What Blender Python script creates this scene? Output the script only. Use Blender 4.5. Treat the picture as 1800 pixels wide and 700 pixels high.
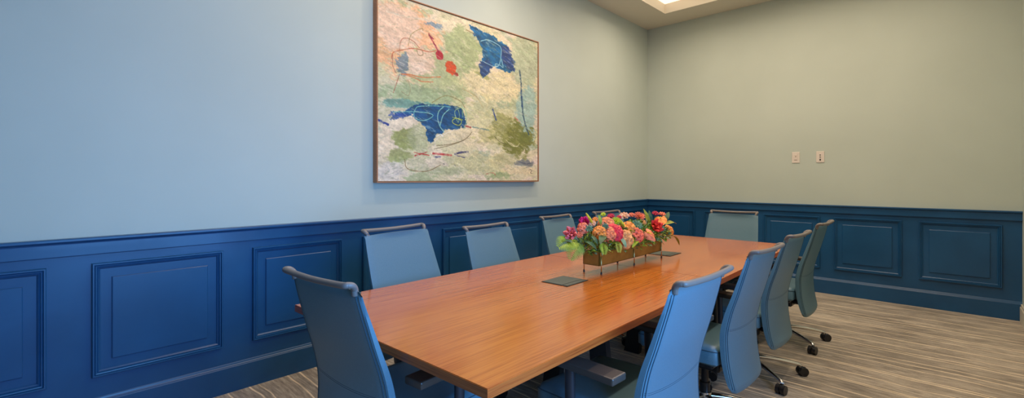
import bpy, bmesh, math, random
import numpy as np
from mathutils import Vector, Matrix
D = bpy.data; C = bpy.context
for o in list(D.objects): D.objects.remove(o)
PI = math.pi
scene = C.scene
col = scene.collection
def V(*a): return Vector(a)

# ------------------------------------------------------------------ camera
CAMP = V(3.1885, -6.2531, 1.30)
cd = D.cameras.new('camera'); cam = D.objects.new('camera', cd); col.objects.link(cam)
cam.location = CAMP; cam.rotation_euler = (PI/2, 0, 0.75674)
cd.sensor_fit = 'HORIZONTAL'; cd.sensor_width = 36.0
cd.lens = 811.9/1800*36; cd.shift_x = 0.0; cd.shift_y = -(350-314)/1800.0
cd.clip_start = 0.02
scene.camera = cam
# ------------------------------------------------------------------ world, exposure
vs = scene.view_settings
vs.view_transform = 'Standard'; vs.look = 'None'; vs.gamma = 1.0; vs.exposure = 0.10
vs.use_curve_mapping = False
w = D.worlds.new('sky'); scene.world = w; w.use_nodes = True
wb = w.node_tree.nodes['Background']; wb.inputs[0].default_value = (0.45, 0.68, 1.0, 1); wb.inputs[1].default_value = 1.2
RW, RL, RH = 3.680, -9.2, 3.467         # room width, y of the wall behind the camera, ceiling height
def lamp(name, kind, loc, energy, color, rot=(0, 0, 0), **kw):
    l = D.lights.new(name, kind); l.energy = energy; l.color = color
    for k, v in kw.items(): setattr(l, k, v)
    o = D.objects.new(name, l); col.objects.link(o); o.location = loc; o.rotation_euler = rot
    return o
# daylight through the window in the right wall, behind the camera
lamp('daylight', 'AREA', (RW+1.8, -5.3, 1.9), 400, (0.13, 0.43, 1.0), (0, PI/2, 0), shape='RECTANGLE', size=3.2, size_y=3.6)
# recessed downlights in the ceiling tray
WARM = (1.0, 0.80, 0.62)
for (x, y, e) in ((0.88, -1.15, 10), (0.88, -3.2, 15), (0.88, -4.75, 9), (2.80, -1.15, 9), (2.80, -3.2, 15), (2.80, -4.75, 10), (1.85, -1.0, 5.5)):
    lamp('downlight', 'AREA', (x, y, 3.585), e, WARM, shape='DISK', size=0.10, spread=math.radians(154))

# ------------------------------------------------------------------ material helpers
MATS = {}
def mat(name, color=(.5,.5,.5), rough=.5, metal=0.0, coat=0.0, spec=None, sheen=0.0):
    m = D.materials.new(name); m.use_nodes = True
    b = m.node_tree.nodes['Principled BSDF']
    b.inputs['Base Color'].default_value = (*color, 1); b.inputs['Roughness'].default_value = rough
    b.inputs['Metallic'].default_value = metal; b.inputs['Coat Weight'].default_value = coat
    if spec is not None: b.inputs['Specular IOR Level'].default_value = spec
    if sheen: b.inputs['Sheen Weight'].default_value = sheen
    MATS[name] = m; m.diffuse_color = (*color, 1)
    return m
def nd(m, t, **kw):
    n = m.node_tree.nodes.new(t)
    for k, v in kw.items(): setattr(n, k, v)
    return n
def lk(m, a, b): m.node_tree.links.new(a, b)
def bsdf(m): return m.node_tree.nodes['Principled BSDF']
def noise_mix(m, c1, c2, scale=(1,1,1), nscale=5, detail=6, lo=.35, hi=.65, bump=0, coord='Object', dist=0.0):
    tc = nd(m, 'ShaderNodeTexCoord'); mp = nd(m, 'ShaderNodeMapping'); nz = nd(m, 'ShaderNodeTexNoise')
    mp.inputs['Scale'].default_value = scale; nz.inputs['Scale'].default_value = nscale; nz.inputs['Detail'].default_value = detail
    nz.inputs['Distortion'].default_value = dist
    cr = nd(m, 'ShaderNodeValToRGB'); cr.color_ramp.elements[0].position = lo; cr.color_ramp.elements[1].position = hi
    cr.color_ramp.elements[0].color = (*c1, 1); cr.color_ramp.elements[1].color = (*c2, 1)
    lk(m, tc.outputs[coord], mp.inputs[0]); lk(m, mp.outputs[0], nz.inputs['Vector']); lk(m, nz.outputs['Fac'], cr.inputs[0])
    lk(m, cr.outputs[0], bsdf(m).inputs['Base Color'])
    if bump:
        bp = nd(m, 'ShaderNodeBump'); bp.inputs['Strength'].default_value = bump; bp.inputs['Distance'].default_value = 0.002
        lk(m, nz.outputs['Fac'], bp.inputs['Height']); lk(m, bp.outputs[0], bsdf(m).inputs['Normal'])
    return cr, nz, mp
def srgb(r, g, b):
    return tuple(((c/255)/12.92 if c/255 <= .04045 else ((c/255+.055)/1.055)**2.4) for c in (r, g, b))

# wall paint: pale sage
M_wall = mat('sage_wall_paint', rough=.75)
noise_mix(M_wall, (.49,.55,.485), (.52,.582,.515), nscale=1.3, detail=3)
M_ceil = mat('ceiling_paint', (.72,.66,.54), rough=.85)
M_cream = mat('cream_trim_paint', (.62,.58,.46), rough=.45)
# navy semi-gloss wainscot, brushed on
M_navy = mat('navy_trim_paint', rough=.34, coat=.06)
noise_mix(M_navy, (.008,.066,.168), (.011,.082,.203), nscale=2.2, detail=5, dist=.6)
# carpet
M_carpet = mat('carpet', rough=.95, sheen=.2, spec=.1)
def carpet():
    m = M_carpet; tc = nd(m, 'ShaderNodeTexCoord')
    # slow waviness of the stripes
    n0 = nd(m, 'ShaderNodeTexNoise'); n0.inputs['Scale'].default_value = 1.6; n0.inputs['Detail'].default_value = 2
    mp0 = nd(m, 'ShaderNodeMapping'); mp0.inputs['Scale'].default_value = (1.0, .55, 1)
    lk(m, tc.outputs['Object'], mp0.inputs[0]); lk(m, mp0.outputs[0], n0.inputs['Vector'])
    sep = nd(m, 'ShaderNodeSeparateXYZ'); lk(m, tc.outputs['Object'], sep.inputs[0])
    ma = nd(m, 'ShaderNodeMath', operation='MULTIPLY_ADD'); lk(m, n0.outputs['Fac'], ma.inputs[0]); ma.inputs[1].default_value = .085; lk(m, sep.outputs['Y'], ma.inputs[2])
    cmb = nd(m, 'ShaderNodeCombineXYZ'); lk(m, sep.outputs['X'], cmb.inputs[0]); lk(m, ma.outputs[0], cmb.inputs[1])
    def streak(sx, sy, det, rough=.6):
        mp = nd(m, 'ShaderNodeMapping'); mp.inputs['Scale'].default_value = (sx, sy, 1)
        n = nd(m, 'ShaderNodeTexNoise'); n.inputs['Scale'].default_value = 1; n.inputs['Detail'].default_value = det; n.inputs['Roughness'].default_value = rough
        lk(m, cmb.outputs[0], mp.inputs[0]); lk(m, mp.outputs[0], n.inputs['Vector']); return n
    a = streak(7, 60, 5, .72)
    cr = nd(m, 'ShaderNodeValToRGB'); e = cr.color_ramp.elements
    e[0].position = .30; e[0].color = (*srgb(118,110,101), 1); e[1].position = .70; e[1].color = (*srgb(206,195,177), 1)
    x = cr.color_ramp.elements.new(.5); x.color = (*srgb(163,152,137), 1)
    lk(m, a.outputs['Fac'], cr.inputs[0])
    # blotches
    b = streak(1.6, 3.4, 3, .6)
    cb = nd(m, 'ShaderNodeValToRGB'); cb.color_ramp.elements[0].position = .35; cb.color_ramp.elements[1].position = .65
    cb.color_ramp.elements[0].color = (.62,.62,.62,1); cb.color_ramp.elements[1].color = (1.08,1.08,1.08,1)
    lk(m, b.outputs['Fac'], cb.inputs[0])
    mx = nd(m, 'ShaderNodeMixRGB', blend_type='MULTIPLY'); mx.inputs[0].default_value = 1; lk(m, cr.outputs[0], mx.inputs[1]); lk(m, cb.outputs[0], mx.inputs[2])
    # pale thin lines: narrow bands of a 1-d noise in Y
    last = mx.outputs[0]
    wob = streak(.5, 3.0, 2)
    for (per, off, wdt) in ((.173, .03, .030), (.297, .11, .022)):
        d1 = nd(m, 'ShaderNodeMath', operation='MULTIPLY_ADD'); lk(m, wob.outputs['Fac'], d1.inputs[0]); d1.inputs[1].default_value = .06+off*.3; lk(m, ma.outputs[0], d1.inputs[2])
        dv = nd(m, 'ShaderNodeMath', operation='MULTIPLY_ADD'); lk(m, d1.outputs[0], dv.inputs[0]); dv.inputs[1].default_value = 1/per; dv.inputs[2].default_value = 40+off*9
        fr = nd(m, 'ShaderNodeMath', operation='FRACT'); lk(m, dv.outputs[0], fr.inputs[0])
        r = nd(m, 'ShaderNodeValToRGB'); el = r.color_ramp.elements
        el[0].position = .5-wdt*1.2; el[0].color = (0,0,0,1); el[1].position = .5+wdt*1.2; el[1].color = (0,0,0,1)
        p = el.new(.5-wdt*.4); p.color = (1,1,1,1); p = el.new(.5+wdt*.4); p.color = (1,1,1,1)
        lk(m, fr.outputs[0], r.inputs[0])
        g = streak(6, 60, 2); gm = nd(m, 'ShaderNodeMath', operation='MULTIPLY'); lk(m, r.outputs[0], gm.inputs[0])
        gm2 = nd(m, 'ShaderNodeMath', operation='MULTIPLY_ADD', use_clamp=True); lk(m, g.outputs['Fac'], gm2.inputs[0]); gm2.inputs[1].default_value = 2.4; gm2.inputs[2].default_value = -.35
        lk(m, gm2.outputs[0], gm.inputs[1])
        mm = nd(m, 'ShaderNodeMixRGB'); lk(m, gm.outputs[0], mm.inputs[0]); lk(m, last, mm.inputs[1]); mm.inputs[2].default_value = (*srgb(236,216,184), 1)
        last = mm.outputs[0]
    # loop pile
    vn = nd(m, 'ShaderNodeTexNoise'); vn.inputs['Scale'].default_value = 260; vn.inputs['Detail'].default_value = 2
    lk(m, tc.outputs['Object'], vn.inputs['Vector'])
    mv = nd(m, 'ShaderNodeMixRGB', blend_type='OVERLAY'); mv.inputs[0].default_value = .35; lk(m, last, mv.inputs[1]); lk(m, vn.outputs['Fac'], mv.inputs[2])
    lk(m, mv.outputs[0], bsdf(m).inputs['Base Color'])
    bp = nd(m, 'ShaderNodeBump'); bp.inputs['Strength'].default_value = .6; bp.inputs['Distance'].default_value = .004
    lk(m, vn.outputs['Fac'], bp.inputs['Height']); lk(m, bp.outputs[0], bsdf(m).inputs['Normal'])
carpet()
# table veneer
def wood(name, dark, mid, light, rough, coat, fine=1.0, swap=False):
    m = mat(name, rough=rough, coat=coat); bsdf(m).inputs['Coat Roughness'].default_value = .12
    tc = nd(m, 'ShaderNodeTexCoord')
    def n(sx, sy, sz, det, ro=.6):
        mp = nd(m, 'ShaderNodeMapping'); mp.inputs['Scale'].default_value = (sy, sx, sz) if swap else (sx, sy, sz)
        q = nd(m, 'ShaderNodeTexNoise'); q.inputs['Scale'].default_value = 1; q.inputs['Detail'].default_value = det; q.inputs['Roughness'].default_value = ro
        lk(m, tc.outputs['Object'], mp.inputs[0]); lk(m, mp.outputs[0], q.inputs['Vector']); return q
    a = n(170*fine, 3.0, 170*fine, 4); b = n(560*fine, 7, 560*fine, 3); c = n(5, .35, 5, 2)
    s = nd(m, 'ShaderNodeMath', operation='MULTIPLY_ADD'); lk(m, b.outputs['Fac'], s.inputs[0]); s.inputs[1].default_value = .5; lk(m, a.outputs['Fac'], s.inputs[2])
    s2 = nd(m, 'ShaderNodeMath', operation='MULTIPLY_ADD'); lk(m, c.outputs['Fac'], s2.inputs[0]); s2.inputs[1].default_value = .35; lk(m, s.outputs[0], s2.inputs[2])
    cr = nd(m, 'ShaderNodeValToRGB'); e = cr.color_ramp.elements
    e[0].position = .68; e[0].color = (*dark, 1); e[1].position = 1.15 if False else 1.0; e[1].color = (*light, 1)
    x = e.new(.86); x.color = (*mid, 1)
    lk(m, s2.outputs[0], cr.inputs[0]); lk(m, cr.outputs[0], bsdf(m).inputs['Base Color'])
    return m
M_wood = wood('walnut_veneer', srgb(160,76,16), srgb(184,93,22), srgb(202,112,34), .22, .5)
M_woodend = wood('walnut_end_band_shaded', srgb(92,44,18), srgb(132,68,30), srgb(160,90,44), .35, .2, swap=True)  # end faces: the weaker light there is put into a darker brown
M_woodside = wood('walnut_side_band_tinted', srgb(150,60,14), srgb(178,76,20), srgb(196,94,32), .4, .1)  # side faces: redder brown put in the colour to offset the blue daylight
M_frame = wood('walnut_frame', srgb(122,78,50), srgb(154,102,68), srgb(176,122,84), .5, 0)
# chairs
M_leather = mat('blue_grey_leather', rough=.42)
noise_mix(M_leather, (.088,.182,.232), (.100,.198,.252), nscale=220, detail=3, bump=.12)
M_stitch = mat('seam_thread', (.03,.07,.10), rough=.6)
M_bar = mat('taupe_rubber_bar', (.17,.145,.13), rough=.42)
M_black = mat('black_plastic', (.012,.012,.014), rough=.38)
M_arm = mat('charcoal_armpad', (.06,.046,.038), rough=.33)
M_chrome = mat('polished_aluminium', (.78,.74,.70), rough=.16, metal=1)
M_post = mat('dark_grey_metal', (.05,.05,.06), rough=.4, metal=.6)
M_steel = mat('black_steel', (.012,.012,.013), rough=.45)
M_hub = mat('grey_hub_metal', (.14,.145,.115), rough=.35, metal=.5)
M_hubdark = mat('black_hub_edge', (.012,.012,.012), rough=.5)
M_brass = mat('aged_brass', (.40,.25,.07), rough=.36, metal=.85)
noise_mix(M_brass, (.20,.145,.03), (.38,.28,.07), nscale=9, detail=5)
M_rod = mat('brass_rod', (.62,.46,.22), rough=.25, metal=1)
M_plate = mat('ivory_plate', (.74,.66,.58), rough=.35)
M_slot = mat('dark_slot', (.03,.025,.02), rough=.6)

# ------------------------------------------------------------------ mesh helpers
def me_obj(name, bm, m, parent=None, smooth=False, angle=None):
    me = D.meshes.new(name); bm.normal_update(); bm.to_mesh(me); bm.free()
    if m: me.materials.append(m)
    if smooth:
        for p in me.polygons: p.use_smooth = True
        if angle:
            for e, f in sharp_edges(me, angle): pass
    o = D.objects.new(name, me); col.objects.link(o)
    if parent: o.parent = parent
    return o
def sharp_edges(me, ang):
    bm = bmesh.new(); bm.from_mesh(me); out = []
    for e in bm.edges:
        if len(e.link_faces) == 2 and e.calc_face_angle(0) > math.radians(ang): e.smooth = False
    bm.to_mesh(me); bm.free()
    return out
def box(bm, x0, x1, y0, y1, z0, z1, bev=0, seg=2, M=None):
    r = bmesh.ops.create_cube(bm, size=1)
    vs_ = r['verts']
    for v in vs_:
        v.co = V(x0+(v.co.x+.5)*(x1-x0), y0+(v.co.y+.5)*(y1-y0), z0+(v.co.z+.5)*(z1-z0))
    if bev:
        es = list({e for v in vs_ for e in v.link_edges})
        rr = bmesh.ops.bevel(bm, geom=es, offset=bev, segments=seg, affect='EDGES', profile=.5)
        vs_ = rr['verts'] if 'verts' in rr else vs_
        vs_ = list({v for f in rr['faces'] for v in f.verts} | {v for v in vs_ if v.is_valid})
    if M is not None:
        for v in vs_: v.co = M @ v.co
    return vs_
def tube(bm, pts, rad, seg=12, ry=None, cap=True, up=None):
    """sweep an ellipse (rad sideways, ry along up) along pts; rad may be list"""
    n = len(pts); pts = [Vector(p) for p in pts]; rings = []
    for i, p in enumerate(pts):
        t = (pts[min(i+1, n-1)]-pts[max(i-1, 0)]).normalized()
        u = Vector(up) if up else (V(0,0,1) if abs(t.z) < .9 else V(1,0,0))
        s = t.cross(u).normalized(); u = s.cross(t).normalized()
        ra = rad[i] if isinstance(rad, (list, tuple)) else rad
        rb = (ry[i] if isinstance(ry, (list, tuple)) else ry) if ry else ra
        rings.append([bm.verts.new(p+s*math.cos(2*PI*k/seg)*ra+u*math.sin(2*PI*k/seg)*rb) for k in range(seg)])
    for a, b in zip(rings, rings[1:]):
        for k in range(seg): bm.faces.new((a[k], a[(k+1) % seg], b[(k+1) % seg], b[k]))
    if cap: bm.faces.new(rings[0][::-1]); bm.faces.new(rings[-1])
    return rings
def spline(pts, n=8):
    """Catmull-Rom through pts"""
    P = [Vector(p) for p in pts]; P = [P[0]*2-P[1]]+P+[P[-1]*2-P[-2]]; out = []
    for i in range(1, len(P)-2):
        for k in range(n):
            t = k/n; a, b, c, d = P[i-1], P[i], P[i+1], P[i+2]
            out.append(.5*((2*b)+(-a+c)*t+(2*a-5*b+4*c-d)*t*t+(-a+3*b-3*c+d)*t**3))
    out.append(P[-2]); return out
def grid_bm(bm, fn, nu, nv, closeu=False):
    vs_ = [[bm.verts.new(fn(i/(nu-1) if not closeu else i/nu, j/(nv-1))) for j in range(nv)] for i in range(nu)]
    for i in range(nu if closeu else nu-1):
        for j in range(nv-1):
            a, b = vs_[i], vs_[(i+1) % nu]
            bm.faces.new((a[j], b[j], b[j+1], a[j+1]))
    return vs_
def empty(name, loc, rz, label, cat, group=None):
    o = D.objects.new(name, None); col.objects.link(o); o.location = loc; o.rotation_euler = (0, 0, rz)
    o.empty_display_size = .05; tag(o, label, cat, group); return o
def tag(o, label, cat, group=None, kind=None):
    o['label'] = label; o['category'] = cat
    if group: o['group'] = group
    if kind: o['kind'] = kind
    return o
def struct(name, bm, m, label=None, **k):
    o = me_obj(name, bm, m, **k); o['kind'] = 'structure'
    if label: o['label'] = label
    return o
def interp(xs, ys, x):
    if x <= xs[0]: return ys[0]
    for a, b, c, d in zip(xs, xs[1:], ys, ys[1:]):
        if x <= b: return c+(d-c)*(x-a)/(b-a)
    return ys[-1]

# ------------------------------------------------------------------ room shell
bm = bmesh.new(); box(bm, -.15, RW+.15, RL-.15, .15, -.12, 0)
struct('floor', bm, M_carpet, 'wall-to-wall carpet in taupe and beige with thin wavy cream lines')
bm = bmesh.new(); box(bm, -.15, 0, RL-.15, .15, 0, RH)
struct('wall_left', bm, M_wall, 'long pale sage painted wall that carries the painting')
bm = bmesh.new(); box(bm, 0, RW, 0, .15, 0, RH)
struct('wall_back', bm, M_wall, 'short pale sage painted wall with the two wall plates')
bm = bmesh.new(); box(bm, 0, RW, RL-.15, RL, 0, RH)
struct('wall_front', bm, M_wall, 'wall behind the camera')
WY0, WY1, WZ0, WZ1 = -6.20, -4.40, .50, 2.40
bm = bmesh.new()
box(bm, RW, RW+.15, WY1, .15, 0, RH); box(bm, RW, RW+.15, RL-.15, WY0, 0, RH)
box(bm, RW, RW+.15, WY0, WY1, 0, WZ0); box(bm, RW, RW+.15, WY0, WY1, WZ1, RH)
struct('wall_right', bm, M_wall, 'pale sage wall at the right edge of the picture')
bm = bmesh.new()
for (a, b, c, d) in ((WY0, WY1, WZ0, WZ0+.05), (WY0, WY1, WZ1-.05, WZ1), (WY0, WY0+.05, WZ0, WZ1), (WY1-.05, WY1, WZ0, WZ1), ((WY0+WY1)/2-.025, (WY0+WY1)/2+.025, WZ0, WZ1)):
    box(bm, RW+.03, RW+.09, a, b, c, d)
struct('window_1', bm, M_cream, 'window in the right wall behind the camera')
# ceiling with its recessed tray
TX0, TX1, TY0, TY1, TH = .482, 3.20, -4.95, -.462, .125
bm = bmesh.new()
box(bm, -.15, TX0, RL-.15, .15, RH, RH+.30); box(bm, TX1, RW+.15, RL-.15, .15, RH, RH+.30)
box(bm, TX0, TX1, TY1, .15, RH, RH+.30); box(bm, TX0, TX1, RL-.15, TY0, RH, RH+.30)
box(bm, TX0, TX1, TY0, TY1, RH+TH+.01, RH+.30)
struct('ceiling', bm, M_ceil, 'beige painted ceiling with a recessed rectangular light tray')
M_glow = mat('tray_glow_sheet', (.9,.85,.7), rough=.8)  # added sheet, glows in place of cove light on the tray ceiling
bsdf(M_glow).inputs['Emission Color'].default_value = (1.0, .80, .60, 1); bsdf(M_glow).inputs['Emission Strength'].default_value = 1.25
bm = bmesh.new(); box(bm, TX0+.001, TX1-.001, TY0+.001, TY1-.001, RH+TH, RH+TH+.008)
tag(me_obj('tray_glow', bm, M_glow), 'glowing warm sheet standing in for the cove-lit top of the ceiling tray', 'ceiling glow')
# baseboard on the right wall (cream)
bm = bmesh.new(); box(bm, RW-.018, RW, -6.0, -.03, 0, .135, .004); box(bm, RW-.012, RW, -6.0, -.03, .135, .16, .004)
struct('baseboard_right', bm, M_cream, 'cream baseboard along the right wall')

# ------------------------------------------------------------------ wainscot
# everything is built along a wall axis s; T maps (s, out, z) to the room
TL = lambda s, o, z: V(o, s, z)
TB = lambda s, o, z: V(s, -o, z)
def extr(bm, T, prof, s0, s1, flip=False):
    """profile [(out,z)] extruded from s0 to s1"""
    a = [bm.verts.new(T(s0, o, z)) for o, z in prof]; b = [bm.verts.new(T(s1, o, z)) for o, z in prof]
    n = len(prof)
    for i in range(n): bm.faces.new((a[i], a[(i+1) % n], b[(i+1) % n], b[i]))
    bm.faces.new(a[::-1]); bm.faces.new(b)
def ringmould(bm, T, s0, s1, z0, z1, prof):
    """mitred picture-frame moulding; prof [(inset,out)] from outer to inner"""
    rings = []
    for d, o in prof:
        rings.append([bm.verts.new(T(s, o, z)) for s, z in ((s0+d, z0+d), (s1-d, z0+d), (s1-d, z1-d), (s0+d, z1-d))])
    for a, b in zip(rings, rings[1:]):
        for k in range(4): bm.faces.new((a[k], a[(k+1) % 4], b[(k+1) % 4], b[k]))
BODY = .006
for wall, T, s0, s1 in (('left', TL, RL, 0), ('back', TB, .0, RW)):
    bm = bmesh.new(); extr(bm, T, [(0, .0), (BODY, .0), (BODY, .95), (0, .95)], s0, s1)
    bmesh.ops.recalc_face_normals(bm, faces=bm.faces)
    struct('trim_1' if wall == 'left' else 'trim_2', bm, M_navy, 'flat navy painted wainscot board on the %s wall' % wall)
    bm = bmesh.new()
    extr(bm, T, [(0, .912), (.024, .912), (.027, .916), (.027, .974), (.030, .980), (.042, .986), (.045, .990), (.045, .998), (.041, 1.002), (0, 1.002)], s0, s1)
    bmesh.ops.recalc_face_normals(bm, faces=bm.faces)
    struct('trim_3' if wall == 'left' else 'trim_4', bm, M_navy, 'navy chair rail capping the wainscot on the %s wall' % wall)
    bm = bmesh.new()
    extr(bm, T, [(0, 0), (.020, 0), (.020, .150), (.017, .155), (.017, .158), (.013, .164), (.011, .170), (.008, .175), (0, .175)], s0, s1)
    bmesh.ops.recalc_face_normals(bm, faces=bm.faces)
    struct('baseboard_' + wall, bm, M_navy, 'tall navy baseboard along the %s wall' % wall)
MP = [(0, 0), (0, .020), (.003, .026), (.009, .026), (.011, .018), (.014, .022), (.019, .021), (.021, .012), (.025, .014), (.030, .010), (.033, BODY)]
MP = [(0, BODY)] + [(d, o+BODY*.4) for d, o in MP[1:]]
panels = [('left', TL, -6.761+.749*i, -6.761+.749*i+.586) for i in range(-2, 9)] + [('back', TB, .115+.714*i, .115+.714*i+.583) for i in range(5)]
PZ0, PZ1 = .282, .866
for k, (wall, T, a, b) in enumerate(panels):
    bm = bmesh.new()
    ringmould(bm, T, a, b, PZ0, PZ1, MP)
    ins = .078
    ringmould(bm, T, a+ins, b-ins, PZ0+ins, PZ1-ins, [(0, BODY), (.0005, BODY+.0075), (.004, BODY+.010)])
    f = [T(s, BODY+.010, z) for s, z in ((a+ins+.004, PZ0+ins+.004), (b-ins-.004, PZ0+ins+.004), (b-ins-.004, PZ1-ins-.004), (a+ins+.004, PZ1-ins-.004))]
    bm.faces.new([bm.verts.new(p) for p in f])
    bmesh.ops.recalc_face_normals(bm, faces=bm.faces)
    if wall == 'back':
        pass
    struct('trim_%d' % (5+k), bm, M_navy, 'raised navy panel moulding on the %s wall' % wall)
# ------------------------------------------------------------------ conference table
TZ = .74; TTH = .030
tb = empty('conference_table', (1.661, -3.605, 0), math.radians(.9),
           'long walnut veneered conference table with a cross seam and dark flush power hubs', 'table')
TWH, TLH = .609, 1.81
for s in (-1, 1):
    bm = bmesh.new()
    y0, y1 = (-TLH, -.0008) if s < 0 else (.0008, TLH)
    vs_ = box(bm, -TWH, TWH, y0, y1, TZ-TTH, TZ)
    es = [e for e in bm.edges if (e.verts[0].co.z > TZ-.001 and e.verts[1].co.z > TZ-.001)]
    bmesh.ops.bevel(bm, geom=es, offset=.0018, segments=2, affect='EDGES')
    tt = me_obj('tabletop', bm, M_wood, tb); tt.data.materials.append(M_woodend); tt.data.materials.append(M_woodside)
    for p in tt.data.polygons:
        if abs(p.normal.y) > .9: p.material_index = 1
        elif abs(p.normal.x) > .9: p.material_index = 2
def hub(y):
    bm = bmesh.new(); box(bm, -.086, .086, y-.100, y+.100, TZ, TZ+.0025, .001, 1)
    h = me_obj('power_hub', bm, M_hubdark, tb); h['label'] = 'dark flush metal power hub'
    bm = bmesh.new(); box(bm, -.080, .046, y-.092, y+.092, TZ+.0025, TZ+.004, .0008, 1); box(bm, .052, .080, y-.092, y+.092, TZ+.0025, TZ+.004, .0008, 1)
    me_obj('hub_lid', bm, M_hub, h)
hub(-.62); hub(.64)
for y in (-.50, .50):
    for s in (-1, 1):
        bm = bmesh.new()
        # slab leg: wide at the floor, narrowing upwards
        ring = []
        for (x0, x1, z) in ((.13, .25, 0.0), (.125, .24, .03), (.06, .16, TZ-TTH-.03)):
            ring.append([bm.verts.new((s*x, y+dy, z)) for x, dy in ((x0, -.022), (x1, -.022), (x1, .022), (x0, .022))])
        for a, b in zip(ring, ring[1:]):
            for k in range(4): bm.faces.new((a[k], a[(k+1) % 4], b[(k+1) % 4], b[k]))
        bm.faces.new(ring[0][::-1]); bm.faces.new(ring[-1]); bmesh.ops.recalc_face_normals(bm, faces=bm.faces)
        me_obj('leg', bm, M_steel, tb)
    bm = bmesh.new(); box(bm, -.40, .40, y-.04, y+.04, TZ-TTH-.03, TZ-TTH, .003)
    me_obj('top_bracket', bm, M_steel, tb)
bm = bmesh.new(); box(bm, -.03, .03, -1.2, 1.2, TZ-TTH-.055, TZ-TTH-.0005, .004)
me_obj('stretcher', bm, M_steel, tb)
bm = bmesh.new(); box(bm, -.055, .055, -.46, .46, TZ-TTH-.13, TZ-TTH-.057, .004)
me_obj('cable_tray', bm, M_steel, tb)

# ------------------------------------------------------------------ chair (origin under the column, facing +Y)
ZB = [.256, .335, .41, .47, .54, .59, .66, .735, .83, .905, .945]
YF = [-.238, -.212, -.196, -.190, -.188, -.196, -.214, -.242, -.274, -.300, -.312]   # front face of the back at its sides
TK = [.028, .034, .037, .038, .038, .038, .036, .033, .028, .023, .020]
HW = [.218, .228, .233, .233, .237, .238, .237, .233, .227, .221, .218]
def smooth_tab(tab, z):
    # gentle smoothing by averaging linear interpolation
    return sum(interp(ZB, tab, z+d) for d in (-.03, -.015, 0, .015, .03))/5
def back_bm():
    bm = bmesh.new(); NU, NZ = 21, 40
    z0, z1 = ZB[0], ZB[-1]
    def outline(u, side):
        # bottom edge rises towards the corners -> rounded lower corners
        def f(a, t):
            x = (a*2-1)
            zb = z0 + .018*max(0, abs(x)-.80)**2/.04 + .006*(x*x)
            z = zb + (z1 + .004*(1-x*x) - zb)*t
            hw = smooth_tab(HW, z)
            yf = smooth_tab(YF, z); th = smooth_tab(TK, z)
            ed = max(0.0, (abs(x)-.90)/.10)                      # rounding at the edge
            eb = max(0.0, 1-t/.035); et = max(0.0, (t-.975)/.025)
            rnd = .009*(ed**2.2) + .010*eb**2 + .007*et**2
            bowl = .014*(1-x*x)                                   # front face dished between the sides
            if side == 'front': return V(x*hw, yf - bowl*(1-eb)*(1-et) - rnd*1.0, z)
            k = 1-x*x
            crown = .010*k*(1-t)**.5 + (.012*math.exp(-((t-.30)/.18)**2)*k)   # rear bulge at the lumbar
            return V(x*hw*.985, yf - th - .004*k - crown*.6 + rnd*.8, z)
        return f
    fr = grid_bm(bm, outline(0, 'front'), NU, NZ); rr = grid_bm(bm, outline(0, 'rear'), NU, NZ)
    def stitch(a, b):
        for i in range(len(a)-1): bm.faces.new((a[i], a[i+1], b[i+1], b[i]))
    stitch([c[0] for c in fr], [c[0] for c in rr]); stitch([c[-1] for c in fr], [c[-1] for c in rr])
    stitch(fr[0], rr[0]); stitch(fr[-1], rr[-1])
    bmesh.ops.recalc_face_normals(bm, faces=bm.faces)
    return bm, outline(0, 'rear'), outline(0, 'front')
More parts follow.
